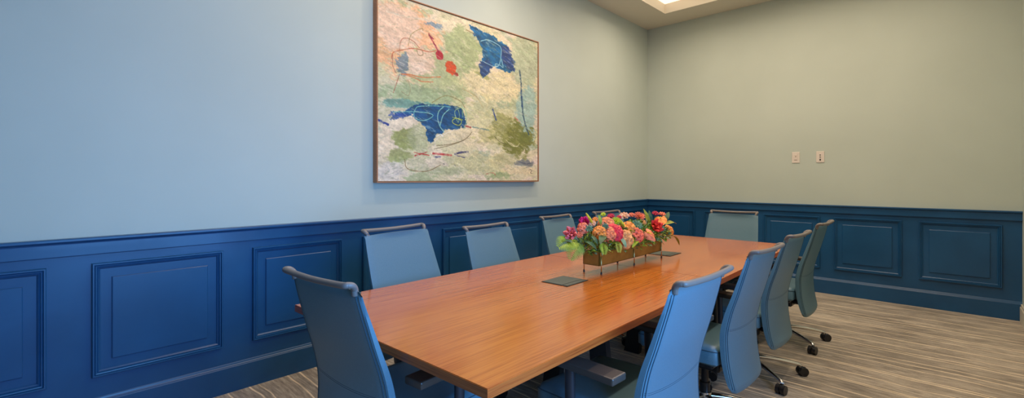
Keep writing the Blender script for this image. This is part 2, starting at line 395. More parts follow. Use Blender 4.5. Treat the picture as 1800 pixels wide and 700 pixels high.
def make_chair():
    t = D.objects.new('office_chair', None); col.objects.link(t)
    bm, rear, front = back_bm()
    bk = me_obj('backrest', bm, M_leather, t, smooth=True); sharp_edges(bk.data, 50)
    # seams: piped double rows near each rear edge and one across the lumbar
    bm = bmesh.new()
    for x in (.014, .040):
        for sx in (0, 1):
            a = x if sx == 0 else 1-x
            tube(bm, [rear(a, .02+.955*k/30)+V(0, .0008, 0) for k in range(31)], .0017, 6, ry=.0022)
    for dz in (-.005, .005):
        pts = []
        for k in range(21):
            a = .03+.94*k/20; p = rear(a, .435+dz+(.02*((a*2-1)**2))); pts.append(p+V(0, .0008, 0))
        tube(bm, pts, .0014, 6)
    me_obj('backrest_seam', bm, M_stitch, bk, smooth=True)
    # top grip bar: flattened tube behind the top edge, ends curling forward into the corners
    bm = bmesh.new()
    P = [(-.196, -.326, .932), (-.199, -.330, .952), (-.205, -.341, .966), (-.203, -.356, .970), (-.190, -.364, .969), (-.11, -.366, .966), (0, -.367, .964)]
    P = P + [(-x, y, z) for x, y, z in P[-2::-1]]
    tube(bm, spline(P, 7), .0115, 14, ry=.0105)
    br = me_obj('grip_bar', bm, M_bar, t, smooth=True)
    # seat
    bm = bmesh.new(); NU, NV = 19, 19
    def sp(a, b, top):
        x, y = a*2-1, b*2-1
        hw = .243-.010*max(0, y); fr_ = .016*max(0, y)**2
        X = x*hw*(1-.02*abs(y)**6); Y = .040+y*.232
        # superellipse corners
        rc = (abs(x)**6+abs(y)**6)
        s = 1-.045*max(0, rc-1)
        X *= s; Y = .04+(Y-.04)*s
        e = max(abs(x), abs(y)); r = max(0, (e-.86)/.14)
        zt = .476-.020*r**2.2-.012*max(0, y)**3*1.0-.006*(1-x*x)
        zb_ = .372+.016*r**2
        return V(X, Y, zt if top else zb_)
    A = grid_bm(bm, lambda a, b: sp(a, b, True), NU, NV); B = grid_bm(bm, lambda a, b: sp(a, b, False), NU, NV)
    def st(a, b):
        for i in range(len(a)-1): bm.faces.new((a[i], a[i+1], b[i+1], b[i]))
    st([c[0] for c in A], [c[0] for c in B]); st([c[-1] for c in A], [c[-1] for c in B]); st(A[0], B[0]); st(A[-1], B[-1])
    bmesh.ops.recalc_face_normals(bm, faces=bm.faces)
    se = me_obj('seat', bm, M_leather, t, smooth=True); sharp_edges(se.data, 55)
    bm = bmesh.new()
    loop = [sp(x, y, True) for x, y in [(i/20, 0) for i in range(21)]+[(1, i/20) for i in range(1, 21)]+[(1-i/20, 1) for i in range(1, 21)]+[(0, 1-i/20) for i in range(1, 21)]]
    tube(bm, [p+V(0, 0, -.003) for p in loop], .0028, 6)
    me_obj('seat_seam', bm, M_stitch, se, smooth=True)
    # mechanism, shell under the seat, back bracket
    bm = bmesh.new(); box(bm, -.20, .20, -.15, .22, .350, .373, .008)
    box(bm, -.085, .085, -.14, .14, .295, .352, .012)
    box(bm, -.04, .04, -.235, -.10, .315, .345, .008)
    mc = me_obj('seat_mechanism', bm, M_black, t)
    bm = bmesh.new(); tube(bm, [(.08, .02, .325), (.17, .02, .318)], .005, 8); tube(bm, [(.17, .02, .318), (.205, .02, .316)], .014, 12)
    me_obj('adjustment_knob', bm, M_chrome, mc, smooth=False)
    # arms
    for s in (-1, 1):
        bm = bmesh.new()
        box(bm, s*.292-.043, s*.292+.043, -.178, .085, .618, .645, .006, 2)
        ap = me_obj('armrest', bm, M_arm, t)
        bm = bmesh.new()
        P = [(s*.292, .035, .62), (s*.294, .032, .50), (s*.290, .028, .38), (s*.265, .022, .340), (s*.19, .02, .338), (s*.08, .02, .34)]
        tube(bm, spline(P, 6), .021, 14, ry=.017)
        me_obj('arm_post', bm, M_post, ap, smooth=True)
    # gas column
    bm = bmesh.new(); tube(bm, [(0, -.03, .085), (0, -.03, .20)], .027, 20); tube(bm, [(0, -.03, .20), (0, -.03, .30)], .019, 20)
    me_obj('gas_column', bm, M_black, t, smooth=False)
    bm = bmesh.new()
    tube(bm, [(0, -.03, .075), (0, -.03, .13)], [.040, .034], 20)
    for k in range(5):
        R = Matrix.Rotation(2*PI*k/5+PI/2, 3, 'Z')
        P = [R @ V(x, 0, z) for x, z in ((.02, .110), (.11, .106), (.21, .094), (.30, .078), (.338, .068), (.342, .056))]
        sp_ = [p+V(0, -.03, 0) for p in spline(P, 5)]; n = len(sp_)
        tube(bm, sp_, [.021-.011*i/(n-1) for i in range(n)], 12, ry=[.015-.006*i/(n-1) for i in range(n)])
    bs = me_obj('star_base', bm, M_chrome, t, smooth=True); sharp_edges(bs.data, 50)
    for k in range(5):
        R = Matrix.Translation((0, -.03, 0)) @ Matrix.Rotation(2*PI*k/5+PI/2, 4, 'Z') @ Matrix.Translation((.342, 0, 0)) @ Matrix.Rotation((.6, 2.2, -1.1, .2, 1.7)[k], 4, 'Z')
        bm = bmesh.new()
        for s in (-1, 1):
            r = bmesh.ops.create_cone(bm, cap_ends=True, segments=20, radius1=.029, radius2=.029, depth=.020,
                                      matrix=R @ Matrix.Translation((.012, s*.0155, .029)) @ Matrix.Rotation(PI/2, 4, 'X'))
        r = bmesh.ops.create_cone(bm, cap_ends=True, segments=10, radius1=.007, radius2=.007, depth=.036, matrix=R @ Matrix.Translation((0, 0, .045)))
        box(bm, -.012, .034, -.006, .006, .018, .056, .003, 1, M=R)
        me_obj('caster', bm, M_black, bs)
    return t
proto = make_chair()
proto_used = [False]
def kids(o): return [c for c in D.objects if c.parent == o]
def dup(root):
    r = root.copy(); col.objects.link(r)
    for ch in kids(root):
        c = ch.copy(); col.objects.link(c); c.parent = r
        for g in kids(ch):
            d = g.copy(); col.objects.link(d); d.parent = c
            
    return r
def chair(cx, cy, facing_deg, label, dz=0, sx=1.0):
    """cx, cy: where the middle of the grip bar stands; facing in degrees, 0 = +X"""
    if not proto_used[0]: c = proto; proto_used[0] = True
    else: c = dup(proto_src)
    a = math.radians(facing_deg); f = V(math.cos(a), math.sin(a), 0)
    p = V(cx, cy, 0)+f*.367
    c.scale = (sx, 1, 1)
    if dz:
        for k in kids(c):
            if not k.name.startswith('star_base'): k.location.z += dz
    c.location = (p.x, p.y, 0); c.rotation_euler = (0, 0, a-PI/2)
    tag(c, label, 'chair', 'blue-grey leather conference chairs around the table')
    return c
proto_src = proto
CH = [
 (1.640, -5.590, 94, 'office chair at the near end of the table, its dark back to the camera'),
 (.794, -4.745, 9, 'blue-grey leather office chair on the painting side, nearest to the camera', .040, 1.09),
 (.80, -4.01, 4, 'blue-grey leather office chair on the painting side, second from the near end', 0, 1.05),
 (.665, -3.04, 1, 'office chair on the painting side, third from the near end, just left of flowers'),
 (.690, -2.25, -4, 'blue-grey leather office chair half hidden behind the flowers, the farthest on the painting side'),
 (2.580, -4.585, 178, 'blue-grey leather office chair on the right side of the table, nearest to the camera', -.012, .99),
 (2.55, -3.69, 177, 'blue-grey leather office chair on the right side, second from the near end', -.018, .92),
 (2.53, -2.92, 177, 'blue-grey leather office chair on the right side, third from the near end', -.015, .94),
 (2.525, -2.04, 179, 'blue-grey leather office chair on the right side, farthest from the camera', -.006, .95),
 (1.650, -1.42, -88, 'office chair at the far end of the table, facing the camera', .004, 1.03),
]
for c_ in CH: chair(*c_)

# ------------------------------------------------------------------ wall plates
def plate(x, label, kind):
    t = empty('wall_plate', (x, 0, 1.547), 0, label, 'wall plate')
    bm = bmesh.new(); box(bm, -.040, .040, -.007, 0, -.064, .064, .003, 2)
    me_obj('cover_plate', bm, M_plate, t)
    if kind == 'data':
        for z, h in ((.022, .005), (-.002, .005), (-.032, .011)):
            bm = bmesh.new(); box(bm, -.007, .007, -.009, -.006, z-h, z+h, .001, 1); me_obj('socket', bm, M_slot, t)
    else:
        bm = bmesh.new(); box(bm, -.018, .018, -.0095, -.006, -.036, .040, .002, 2); me_obj('switch_insert', bm, M_plate, t)
        bm = bmesh.new(); box(bm, -.014, .014, -.0105, -.009, -.030, -.024, .0005, 1); box(bm, -.004, .004, -.0105, -.009, .004, .016, .0005, 1); box(bm, -.010, .010, -.0105, -.009, .018, .0205, .0003, 1)
        me_obj('switch_slot', bm, mat('beige_slot', (.30,.20,.15), .5), t)
plate(1.884, 'small ivory wall plate on the back wall, left one of two, with a raised insert', 'switch')
plate(2.127, 'small ivory wall plate on the back wall, right one of two, with three dark sockets', 'data')

# ------------------------------------------------------------------ painting
AY0, AY1, AZ0, AZ1 = -4.41, -2.54, 1.28, 2.725
pt = empty('painting', (0, (AY0+AY1)/2, AZ0-.01), 0, 'large framed abstract painting in cream, sage green and blue hanging on the left wall', 'painting')
pt_loc = Vector(pt.location)
def art_colours(nu, nv):
    W_, H_ = AY1-AY0, AZ1-AZ0
    a = np.linspace(0, W_, nu)[:, None]*np.ones((1, nv)); b = np.linspace(0, H_, nv)[None, :]*np.ones((nu, 1))
    rs = np.random.RandomState(7)
    def vnoise(x, y, sc, seed):
        r = np.random.RandomState(seed); g = r.rand(128, 128)
        X = x*sc; Y = y*sc; xi = np.floor(X).astype(int); yi = np.floor(Y).astype(int); fx = X-xi; fy = Y-yi
        fx = fx*fx*(3-2*fx); fy = fy*fy*(3-2*fy); xi %= 128; yi %= 128; x1 = (xi+1) % 128; y1 = (yi+1) % 128
        return (g[xi, yi]*(1-fx)*(1-fy)+g[x1, yi]*fx*(1-fy)+g[xi, y1]*(1-fx)*fy+g[x1, y1]*fx*fy)
    def fbm(x, y, sc, seed, o=4):
        t = 0; am = .5; s = 0
        for k in range(o): t = t+am*vnoise(x, y, sc*2**k, seed+k); s += am; am *= .55
        return t/s-.5
    wx = a+.07*fbm(a, b, 6, 11)+.035*fbm(a, b, 25, 21); wy = b+.07*fbm(a, b, 6, 31)+.035*fbm(a, b, 25, 41)
    C_ = np.zeros((nu, nv, 3))
    def s(c): return np.array(c)/255.0
    m = np.clip(.5+2.2*fbm(a, b*1.6, 2.2, 51), 0, 1)[..., None]
    C_[:] = s((222,206,176))*m+s((200,196,150))*(1-m)
    def sm(e0, e1, x): t = np.clip((x-e0)/(e1-e0), 0, 1); return t*t*(3-2*t)
    def lay(mask, colr, streak=.10, seed=1):
        st = 1+streak*2*fbm(a*.6+b*.8, b*2.6-a, 14, 60+seed, 4)
        c = np.clip(s(colr)*st[..., None], 0, 1); k = mask[..., None]
        C_[:] = C_*(1-k)+c*k
    rr_ = np.random.RandomState(12)
    pal = [(232,216,186), (176,182,136), (206,196,150), (150,166,116), (228,206,190), (190,196,160), (214,200,140), (160,176,150)]
    for i in range(170):
        u, v = rr_.rand()*W_, rr_.rand()*H_; ru, rv = .04+.13*rr_.rand(), .015+.05*rr_.rand(); an_ = (rr_.rand()-.5)*1.2
        X_, Y_ = (wx-u)*math.cos(an_)+(wy-v)*math.sin(an_), -(wx-u)*math.sin(an_)+(wy-v)*math.cos(an_)
        d = np.sqrt((X_/ru)**2+(Y_/rv)**2)+1.9*fbm(a*.8+b*.4, b*2-a*.4, 20, 500+i, 6)
        lay(.6*sm(1.1, .85, d), pal[i % 8], .18, i)
    for i, (u, v, ru, rv, colr, al, ro) in enumerate(ART_E[:]):
        small = ru < .07
        PX, PY = (a+.35*(wx-a), b+.35*(wy-b)) if small else (wx, wy)
        d = np.sqrt(((PX-u)/ru)**2+((PY-v)/rv)**2)+ro*(1.5*fbm(a, b, 9 if not small else 40, 100+i)+1.3*fbm(a*.7+b*.3, b*1.9-a*.5, 34, 150+i, 6))
        lay(al*(sm(1.15, .95, d) if small else sm(1.2, .85, d)), colr, .16, i)
    def pdist(px, py, poly):
        ins = np.zeros_like(px, bool); dm = np.full(px.shape, 9.0); n = len(poly)
        for i in range(n):
            (x0, y0), (x1, y1) = poly[i], poly[(i+1) % n]
            dx, dy = x1-x0, y1-y0; t = np.clip(((px-x0)*dx+(py-y0)*dy)/(dx*dx+dy*dy+1e-9), 0, 1)
            dm = np.minimum(dm, np.hypot(px-x0-t*dx, py-y0-t*dy))
            ins ^= ((y0 > py) != (y1 > py)) & (px < (x1-x0)*(py-y0)/((y1-y0) if y1 != y0 else 1e-9)+x0)
        return np.where(ins, -dm, dm)
    qx = a+.07*fbm(a, b, 9, 201)+.035*fbm(a, b, 45, 211); qy = b+.07*fbm(a, b, 9, 221)+.035*fbm(a, b, 45, 231)
    for i, (poly, colr, al) in enumerate(ART_P):
        dd = pdist(qx, qy, poly)+.035*fbm(a*.6+b*.2, b*2.0-a*.3, 30, 240+i, 6)+.012*fbm(a, b, 90, 260+i, 3)
        lay(al*sm(.004, -.004, dd), colr, .40, 30+i)
    for i, (pl, wd, colr, ro) in enumerate(ART_L):
        P_ = spline([(x, y, 0) for x, y in pl], 5)
        xs = [p.x for p in P_]; ys = [p.y for p in P_]
        jx = a+ro*.012*fbm(a, b, 60, 300+i); jy = b+ro*.012*fbm(a, b, 60, 330+i)
        x0, x1 = min(xs)-.05, max(xs)+.05; y0, y1 = min(ys)-.05, max(ys)+.05
        dm = np.full(a.shape, 9.0)
        i0, i1 = int(max(0, x0/W_*nu)), int(min(nu, x1/W_*nu+2)); j0, j1 = int(max(0, y0/H_*nv)), int(min(nv, y1/H_*nv+2))
        ax, ay = jx[i0:i1, j0:j1], jy[i0:i1, j0:j1]; dl = dm[i0:i1, j0:j1]
        for k in range(len(P_)-1):
            dx, dy = xs[k+1]-xs[k], ys[k+1]-ys[k]; t = np.clip(((ax-xs[k])*dx+(ay-ys[k])*dy)/(dx*dx+dy*dy+1e-9), 0, 1)
            dl = np.minimum(dl, np.hypot(ax-xs[k]-t*dx, ay-ys[k]-t*dy))
        dm[i0:i1, j0:j1] = dl
        w2 = max(wd, .0030)
        brk = 1-ro*.6*sm(-.05, .15, fbm(a, b, 45, 360+i))
        lay(sm(w2*1.35, w2*.5, dm)*brk*.95, colr, .1, 40+i)
    # scratchy brush texture over everything
    dry = sm(.10, .22, fbm(a*.5+b*.35, b*2.6-a*.8, 24, 700, 6)); lay(.35*dry, (232,220,196), .1, 71)
    dry = sm(.13, .24, fbm(a*.5-b*.3, b*2.4+a*.9, 30, 720, 6)); lay(.30*dry, (118,128,92), .1, 72)
    dry = sm(.17, .26, fbm(a*1.5, b*1.5, 34, 740, 6)); lay(.16*dry, (96,112,124), .1, 73)
    t = 1+.16*fbm(a*.7+b*.4, b*3-a, 22, 401, 5)+.22*fbm(a, b, 90, 431, 4)
    C_ = np.clip(C_*t[..., None], 0, 1)
    lin = np.where(C_ <= .04045, C_/12.92, ((C_+.055)/1.055)**2.4)
    return lin
ART_E=[
(0.28,0.315,0.323,0.273,(236,170,122),0.75,0.5),
(0.175,0.226,0.206,0.179,(224,196,170),0.8,0.5),
(0.124,0.922,0.151,0.265,(196,192,160),0.6,0.6),
(0.594,0.536,0.364,0.193,(168,176,128),0.8,0.6),
(0.867,0.248,0.174,0.172,(160,172,122),0.85,0.6),
(0.418,0.752,0.427,0.084,(154,172,128),0.85,0.6),
(0.362,0.838,0.334,0.046,(98,146,132),0.85,0.6),
(1.685,0.24,0.227,0.256,(172,182,150),0.85,0.5),
(1.711,0.76,0.15,0.303,(150,180,168),0.85,0.5),
(1.222,0.551,0.363,0.14,(222,206,160),0.85,0.6),
(1.089,0.824,0.362,0.132,(208,200,150),0.6,0.7),
(0.39,0.454,0.146,0.111,(224,190,165),0.8,0.6),
(0.335,0.542,0.121,0.055,(222,196,172),0.7,0.6),
(0.201,1.013,0.125,0.081,(232,214,184),0.9,0.5),
(0.074,1.189,0.089,0.175,(230,208,176),0.8,0.5),
(0.238,1.118,0.095,0.09,(142,150,82),0.85,0.6),
(0.362,1.106,0.1,0.092,(168,172,130),0.7,0.6),
(0.175,1.251,0.103,0.053,(150,156,92),0.8,0.6),
(0.749,1.306,0.386,0.07,(190,188,150),0.6,0.7),
(0.124,1.363,0.151,0.071,(220,208,190),0.8,0.6),
(0.948,1.044,0.303,0.082,(224,208,168),0.9,0.5),
(1.089,1.272,0.289,0.084,(200,192,140),0.6,0.7),
(1.514,1.035,0.249,0.159,(112,116,48),0.9,0.9),
(1.345,0.875,0.126,0.099,(146,146,84),0.75,0.8),
(1.222,1.026,0.257,0.065,(176,172,108),0.5,0.8),
(1.473,1.234,0.213,0.056,(170,166,120),0.6,0.8),
(1.556,1.345,0.202,0.045,(222,200,160),0.7,0.6),
(0.217,0.517,0.053,0.08,(104,124,134),0.85,0.9),
(0.534,0.145,0.083,0.022,(112,136,150),0.85,0.8),
(0.582,0.379,0.039,0.041,(160,28,44),1,0.15),
(0.705,0.464,0.059,0.061,(196,74,36),1,0.3),
(0.769,0.512,0.026,0.015,(150,50,40),0.9,0.5),
(1.685,1.274,0.131,0.023,(112,118,120),0.8,0.8),
(1.089,0.465,0.087,0.021,(120,130,60),0.5,0.9),
(0.686,1.346,0.25,0.029,(150,160,120),0.5,0.8),
(0.552,1.276,0.12,0.028,(226,206,180),0.7,0.6),
]
ART_P=[
([(0.901,0.031),(1.053,0.041),(1.237,0.084),(1.433,0.141),(1.514,0.26),(1.506,0.363),(1.329,0.366),(1.207,0.36),(1.082,0.477),(1.032,0.422),(1.089,0.27),(1.039,0.149),(0.962,0.083)],(10,88,136),0.97),
([(1.032,0.349),(1.177,0.312),(1.222,0.368),(1.089,0.47),(1.032,0.433)],(38,66,112),0.9),
([(1.314,0.133),(1.449,0.138),(1.514,0.26),(1.506,0.358),(1.408,0.346),(1.345,0.247)],(40,58,112),0.8),
([(0.362,0.838),(0.624,0.794),(0.814,0.792),(0.874,0.861),(0.874,0.968),(0.749,0.998),(0.636,1.026),(0.552,1.07),(0.493,1.122),(0.458,1.105),(0.435,1.012),(0.368,0.962),(0.307,0.922),(0.186,0.916),(0.155,0.901)],(6,70,116),0.97),
([(0.238,0.902),(0.302,0.918),(0.217,0.944),(0.104,0.951),(0.124,0.913)],(26,60,130),0.8),
]
ART_L=[
([(0.006,0.982),(0.035,0.992),(0.089,1.009)],0.009,(34,56,132),1),
([(0.094,0.934),(0.175,0.93),(0.238,0.929)],0.007,(40,70,140),1),
([(0.475,0.225),(0.505,0.266),(0.552,0.323),(0.576,0.356)],0.008,(140,26,56),0.6),
([(0.475,0.234),(0.516,0.254)],0.007,(140,26,56),0.8),
([(1.59,0.338),(1.615,0.483),(1.615,0.569),(1.641,0.767),(1.693,0.907),(1.729,0.969)],0.011,(52,78,96),1),
([(1.615,0.54),(1.633,0.711)],0.012,(24,62,110),1),
([(1.214,0.773),(1.245,0.84),(1.26,0.866)],0.01,(34,58,124),1),
([(0.324,1.214),(0.475,1.231)],0.005,(180,62,54),1),
([(0.335,1.241),(0.458,1.204)],0.004,(176,58,54),1),
([(0.516,1.216),(0.612,1.217),(0.711,1.223)],0.009,(186,56,58),0.8),
([(0.54,1.243),(0.594,1.241)],0.006,(48,50,120),1),
([(0.749,1.211),(0.827,1.193),(0.907,1.185)],0.009,(62,62,100),1),
([(0.775,1.225),(0.867,1.237)],0.005,(70,66,100),1),
([(0.867,0.953),(0.935,0.963)],0.008,(160,58,50),1),
([(0.948,0.957),(1.162,0.971)],0.006,(110,140,130),1),
([(1.514,0.814),(1.598,0.858)],0.007,(200,130,110),1),
([(0.119,0.495),(0.134,0.444),(0.206,0.412),(0.324,0.374),(0.475,0.371),(0.552,0.342)],0.004,(188,96,62),0.2),
([(0.191,0.469),(0.191,0.388),(0.212,0.325),(0.259,0.306),(0.324,0.319),(0.379,0.358)],0.003,(176,104,74),0.2),
([(0.27,0.363),(0.302,0.264),(0.401,0.195),(0.413,0.211)],0.003,(150,130,80),0.2),
([(0.351,0.382),(0.373,0.42),(0.413,0.407),(0.401,0.372),(0.351,0.373)],0.002,(130,110,70),0.2),
([(0.206,0.6),(0.28,0.592),(0.418,0.593),(0.594,0.56)],0.004,(208,110,60),0.3),
([(0.238,0.595),(0.335,0.611),(0.401,0.628),(0.516,0.616)],0.004,(200,112,66),0.3),
([(0.186,0.617),(0.16,0.688),(0.134,0.758)],0.003,(160,80,66),0.2),
([(0.27,0.64),(0.291,0.7),(0.27,0.762),(0.206,0.735)],0.003,(150,140,100),0.2),
([(0.129,0.463),(0.129,0.547),(0.16,0.599)],0.003,(150,90,80),0.3),
([(1.06,0.155),(1.147,0.125),(1.252,0.135),(1.322,0.164),(1.322,0.252),(1.298,0.333),(1.252,0.357),(1.252,0.33),(1.314,0.335),(1.353,0.345),(1.329,0.272)],0.004,(150,200,214),0.1),
([(1.068,0.332),(1.147,0.349),(1.222,0.363)],0.003,(150,200,214),0.1),
([(0.124,0.909),(0.254,0.891),(0.39,0.881),(0.475,0.882),(0.516,0.897),(0.475,0.929),(0.418,0.948),(0.351,0.941),(0.324,0.907),(0.34,0.863),(0.373,0.837),(0.505,0.817),(0.612,0.809),(0.705,0.804)],0.003,(120,190,180),0.1),
([(0.624,0.813),(0.576,0.857),(0.564,0.916),(0.588,0.981),(0.63,1.026)],0.004,(140,200,190),0.1),
([(0.686,0.826),(0.624,0.881),(0.6,0.941),(0.588,0.981)],0.004,(130,190,180),0.1),
([(0.724,0.891),(0.775,0.896),(0.827,0.916),(0.801,0.954),(0.737,0.944),(0.724,0.92),(0.769,0.896),(0.841,0.905)],0.003,(190,206,60),0.1),
([(0.775,0.796),(0.801,0.853),(0.788,0.93),(0.749,0.839),(0.827,0.8),(0.841,0.879)],0.003,(150,190,130),0.1),
([(0.827,0.785),(0.874,0.825),(0.88,0.921),(0.854,0.979)],0.004,(130,176,140),0.1),
([(0.528,1.177),(0.54,1.109),(0.6,1.067),(0.686,1.022),(0.788,0.995)],0.003,(225,215,195),0.1),
([(0.552,1.147),(0.686,1.13),(0.827,1.092),(0.907,1.047),(0.948,1.003)],0.002,(112,96,60),0.1),
([(0.528,1.177),(0.686,1.14),(0.847,1.086),(0.935,1.024)],0.002,(120,104,70),0.1),
([(0.552,1.07),(0.594,1.048),(0.618,1.066)],0.004,(225,225,215),0.2),
([(0.238,1.272),(0.259,1.343),(0.362,1.365),(0.475,1.359),(0.594,1.309)],0.003,(128,96,54),0.1),
([(1.237,1.025),(1.314,1.075),(1.408,1.091)],0.003,(90,84,50),0.1),
([(1.433,1.068),(1.539,1.107),(1.59,1.07)],0.003,(214,210,160),0.1),
([(1.392,1.048),(1.473,1.099),(1.556,1.106)],0.003,(214,210,160),0.1),
([(1.573,1.254),(1.693,1.274),(1.8,1.259)],0.005,(90,96,110),1),
([(1.746,1.331),(1.782,1.342),(1.755,1.366),(1.782,1.372)],0.002,(60,60,60),0.1),
([(1.125,1.383),(1.207,1.371),(1.252,1.392)],0.004,(170,100,80),1),
([(0.624,1.299),(0.636,1.303)],0.003,(80,90,100),0.3),
([(0.749,1.306),(0.756,1.316)],0.003,(60,80,90),0.3),
([(0.88,0.092),(0.983,0.11)],0.004,(140,110,70),0.4),
([(0.074,0.142),(0.28,0.133),(0.505,0.104)],0.007,(214,196,170),0.8),
([(0.505,0.788),(0.655,0.712),(0.814,0.741),(0.867,0.796)],0.003,(130,110,60),0.4),
([(0.834,0.623),(1.004,0.677),(1.089,0.771)],0.003,(180,160,110),0.2),
([(1.039,0.651),(1.104,0.717)],0.003,(220,210,180),0.2),
]

NU, NV = 580, 440
lin = art_colours(NU, NV)
me = D.meshes.new('canvas')
yy = np.linspace(AY0, AY1, NU); zz = np.linspace(AZ1, AZ0, NV)
co = np.zeros((NU, NV, 3), np.float32); co[..., 0] = .052; co[..., 1] = yy[:, None]-pt_loc.y; co[..., 2] = zz[None, :]-pt_loc.z
idx = np.arange(NU*NV).reshape(NU, NV)
quads = np.stack([idx[:-1, :-1], idx[:-1, 1:], idx[1:, 1:], idx[1:, :-1]], -1).reshape(-1, 4)
me.vertices.add(NU*NV); me.vertices.foreach_set('co', co.reshape(-1))
me.loops.add(quads.size); me.loops.foreach_set('vertex_index', quads.reshape(-1).astype(np.int32))
me.polygons.add(len(quads)); me.polygons.foreach_set('loop_start', np.arange(0, quads.size, 4, dtype=np.int32))
me.update(calc_edges=True)
ca = me.color_attributes.new('pigment', 'FLOAT_COLOR', 'POINT')
ca.data.foreach_set('color', np.concatenate([lin.reshape(-1, 3), np.ones((NU*NV, 1))], 1).astype(np.float32).reshape(-1))
M_art = mat('canvas_paint', rough=.6)
an = nd(M_art, 'ShaderNodeAttribute', attribute_name='pigment'); lk(M_art, an.outputs['Color'], bsdf(M_art).inputs['Base Color'])
bn = nd(M_art, 'ShaderNodeTexNoise'); bn.inputs['Scale'].default_value = 40; bn.inputs['Detail'].default_value = 6
bp = nd(M_art, 'ShaderNodeBump'); bp.inputs['Strength'].default_value = .25; bp.inputs['Distance'].default_value = .003
lk(M_art, bn.outputs['Fac'], bp.inputs['Height']); lk(M_art, bp.outputs[0], bsdf(M_art).inputs['Normal'])
me.materials.append(M_art)
cv = D.objects.new('canvas', me); col.objects.link(cv); cv.parent = pt
# canvas body behind the painted face, then the float frame
bm = bmesh.new(); y0, y1 = AY0-pt_loc.y, AY1-pt_loc.y; z0, z1 = AZ0-pt_loc.z, AZ1-pt_loc.z
box(bm, .012, .0512, y0, y1, z0, z1)
me_obj('stretcher_box', bm, M_plate, pt)
bm = bmesh.new(); T_ = .0085; G = .0035
for (a, b, c, d) in ((y0-T_-G, y0-G, z0-T_-G, z1+T_+G), (y1+G, y1+T_+G, z0-T_-G, z1+T_+G), (y0-G, y1+G, z0-T_-G, z0-G), (y0-G, y1+G, z1+G, z1+T_+G)):
    box(bm, .004, .060, a, b, c, d)
me_obj('picture_frame', bm, M_frame, pt)
bm = bmesh.new(); box(bm, .002, .011, y0-G, y1+G, z0-G, z1+G)
me_obj('backing_board', bm, M_slot, pt)
# ------------------------------------------------------------------ planter and flowers
PX0, PX1, PY0, PY1, PZB, PZT = 1.603, 1.716, -3.955, -3.150, .790, .868
pl = empty('flower_planter', ((PX0+PX1)/2, (PY0+PY1)/2, TZ), 0, 'long narrow brass planter box on thin rod legs standing on the table', 'planter')
o_ = Vector(pl.location)
bm = bmesh.new(); w_, l_ = (PX1-PX0)/2, (PY1-PY0)/2; b0, b1 = PZB-TZ, PZT-TZ; th = .003
for (a, b, c, d, e, f) in ((-w_, w_, -l_, l_, b0, b0+th), (-w_, -w_+th, -l_, l_, b0, b1), (w_-th, w_, -l_, l_, b0, b1), (-w_, w_, -l_, -l_+th, b0, b1), (-w_, w_, l_-th, l_, b0, b1)):
    box(bm, a, b, c, d, e, f)
me_obj('box', bm, M_brass, pl)
for y in (-l_+.015, 0, l_-.015):
    for s in (-1, 1):
        bm = bmesh.new(); tube(bm, [(s*(w_+.004), y, .004), (s*(w_+.004), y, b0+.055)], .0032, 8)
        lg = me_obj('leg', bm, M_rod, pl, smooth=True)
        bm = bmesh.new(); tube(bm, [(s*(w_+.004), y, 0), (s*(w_+.004), y, .012)], .0055, 10); me_obj('foot', bm, M_slot, lg)
bm = bmesh.new(); box(bm, -w_+.004, w_-.004, -l_+.004, l_-.004, b0+.003, b1-.012)
sl = me_obj('soil_foam', bm, mat('floral_foam', (.03,.045,.015), .95), pl)

COL = {k: srgb(*v) for k, v in dict(coralred=(252,104,104), coral=(238,116,78), magenta=(220,24,104), palepink=(246,172,128), salmon=(248,132,76), orange=(250,136,44),
       pink=(246,124,74), red=(226,34,52), crimson=(200,22,58), chartreuse=(196,204,28), peach=(240,158,88), rosepink=(242,98,66), redyellow=(228,40,24),
       yellow=(222,200,40), sage=(120,150,108), sage2=(98,128,96), lime=(140,160,16), fern=(92,128,24), olive=(148,150,36), dark=(40,84,40)).items()}
PM = {}
def pmat(key, edge=None):
    if key in PM: return PM[key]
    m = mat('petal_'+key, COL[key], rough=.55)
    c = COL[key]; noise_mix(m, tuple(x*.62 for x in c), tuple(min(1, x*1.25+.02) for x in c), nscale=38, detail=3, lo=.3, hi=.7)
    bsdf(m).inputs['Subsurface Weight'].default_value = .12; bsdf(m).inputs['Subsurface Radius'].default_value = (.01,.005,.003); bsdf(m).inputs['Subsurface Scale'].default_value = .3
    PM[key] = m; return m
M_stem = mat('stem_green', (.07,.14,.03), .6)
def petal(bm, M, L, W, cup, tip=.5, thick=.0006, nu=5, nv=6, curl=0.0, wav=0.0, ph=0.0):
    """petal growing along +Z from the origin, cupped towards +X"""
    def f(a, b):
        x = a*2-1
        if tip < 0: wd = W*((.35+.65*min(1, b*1.6))*(1-b**5)**.5)+.0003          # broad round-topped petal
        else: wd = W*(math.sin(PI*min(1, (b*.93+.07)**(.75+tip*.35))))**.75+.0003
        out = cup*math.sin(b*PI*.5)*L - curl*L*b**3 + .42*W*(x*x)*-1 + wav*L*math.sin(x*5+b*6+ph)
        return M @ V(-out, x*wd*.5, b*L)
    A = grid_bm(bm, f, nu, nv)
def head_matrix(p, n, spin=0):
    n = Vector(n).normalized(); return Matrix.Translation(p) @ n.to_track_quat('Z', 'Y').to_matrix().to_4x4() @ Matrix.Rotation(spin, 4, 'Z')
def stem_tube(name, parent, p0, p1, r=.0016, m=None, sag=.0):
    bm = bmesh.new(); mid = (Vector(p0)+Vector(p1))/2+V(0, 0, sag)
    tube(bm, spline([p0, mid, p1], 5), r, 6); return me_obj(name, bm, m or M_stem, parent, smooth=True)
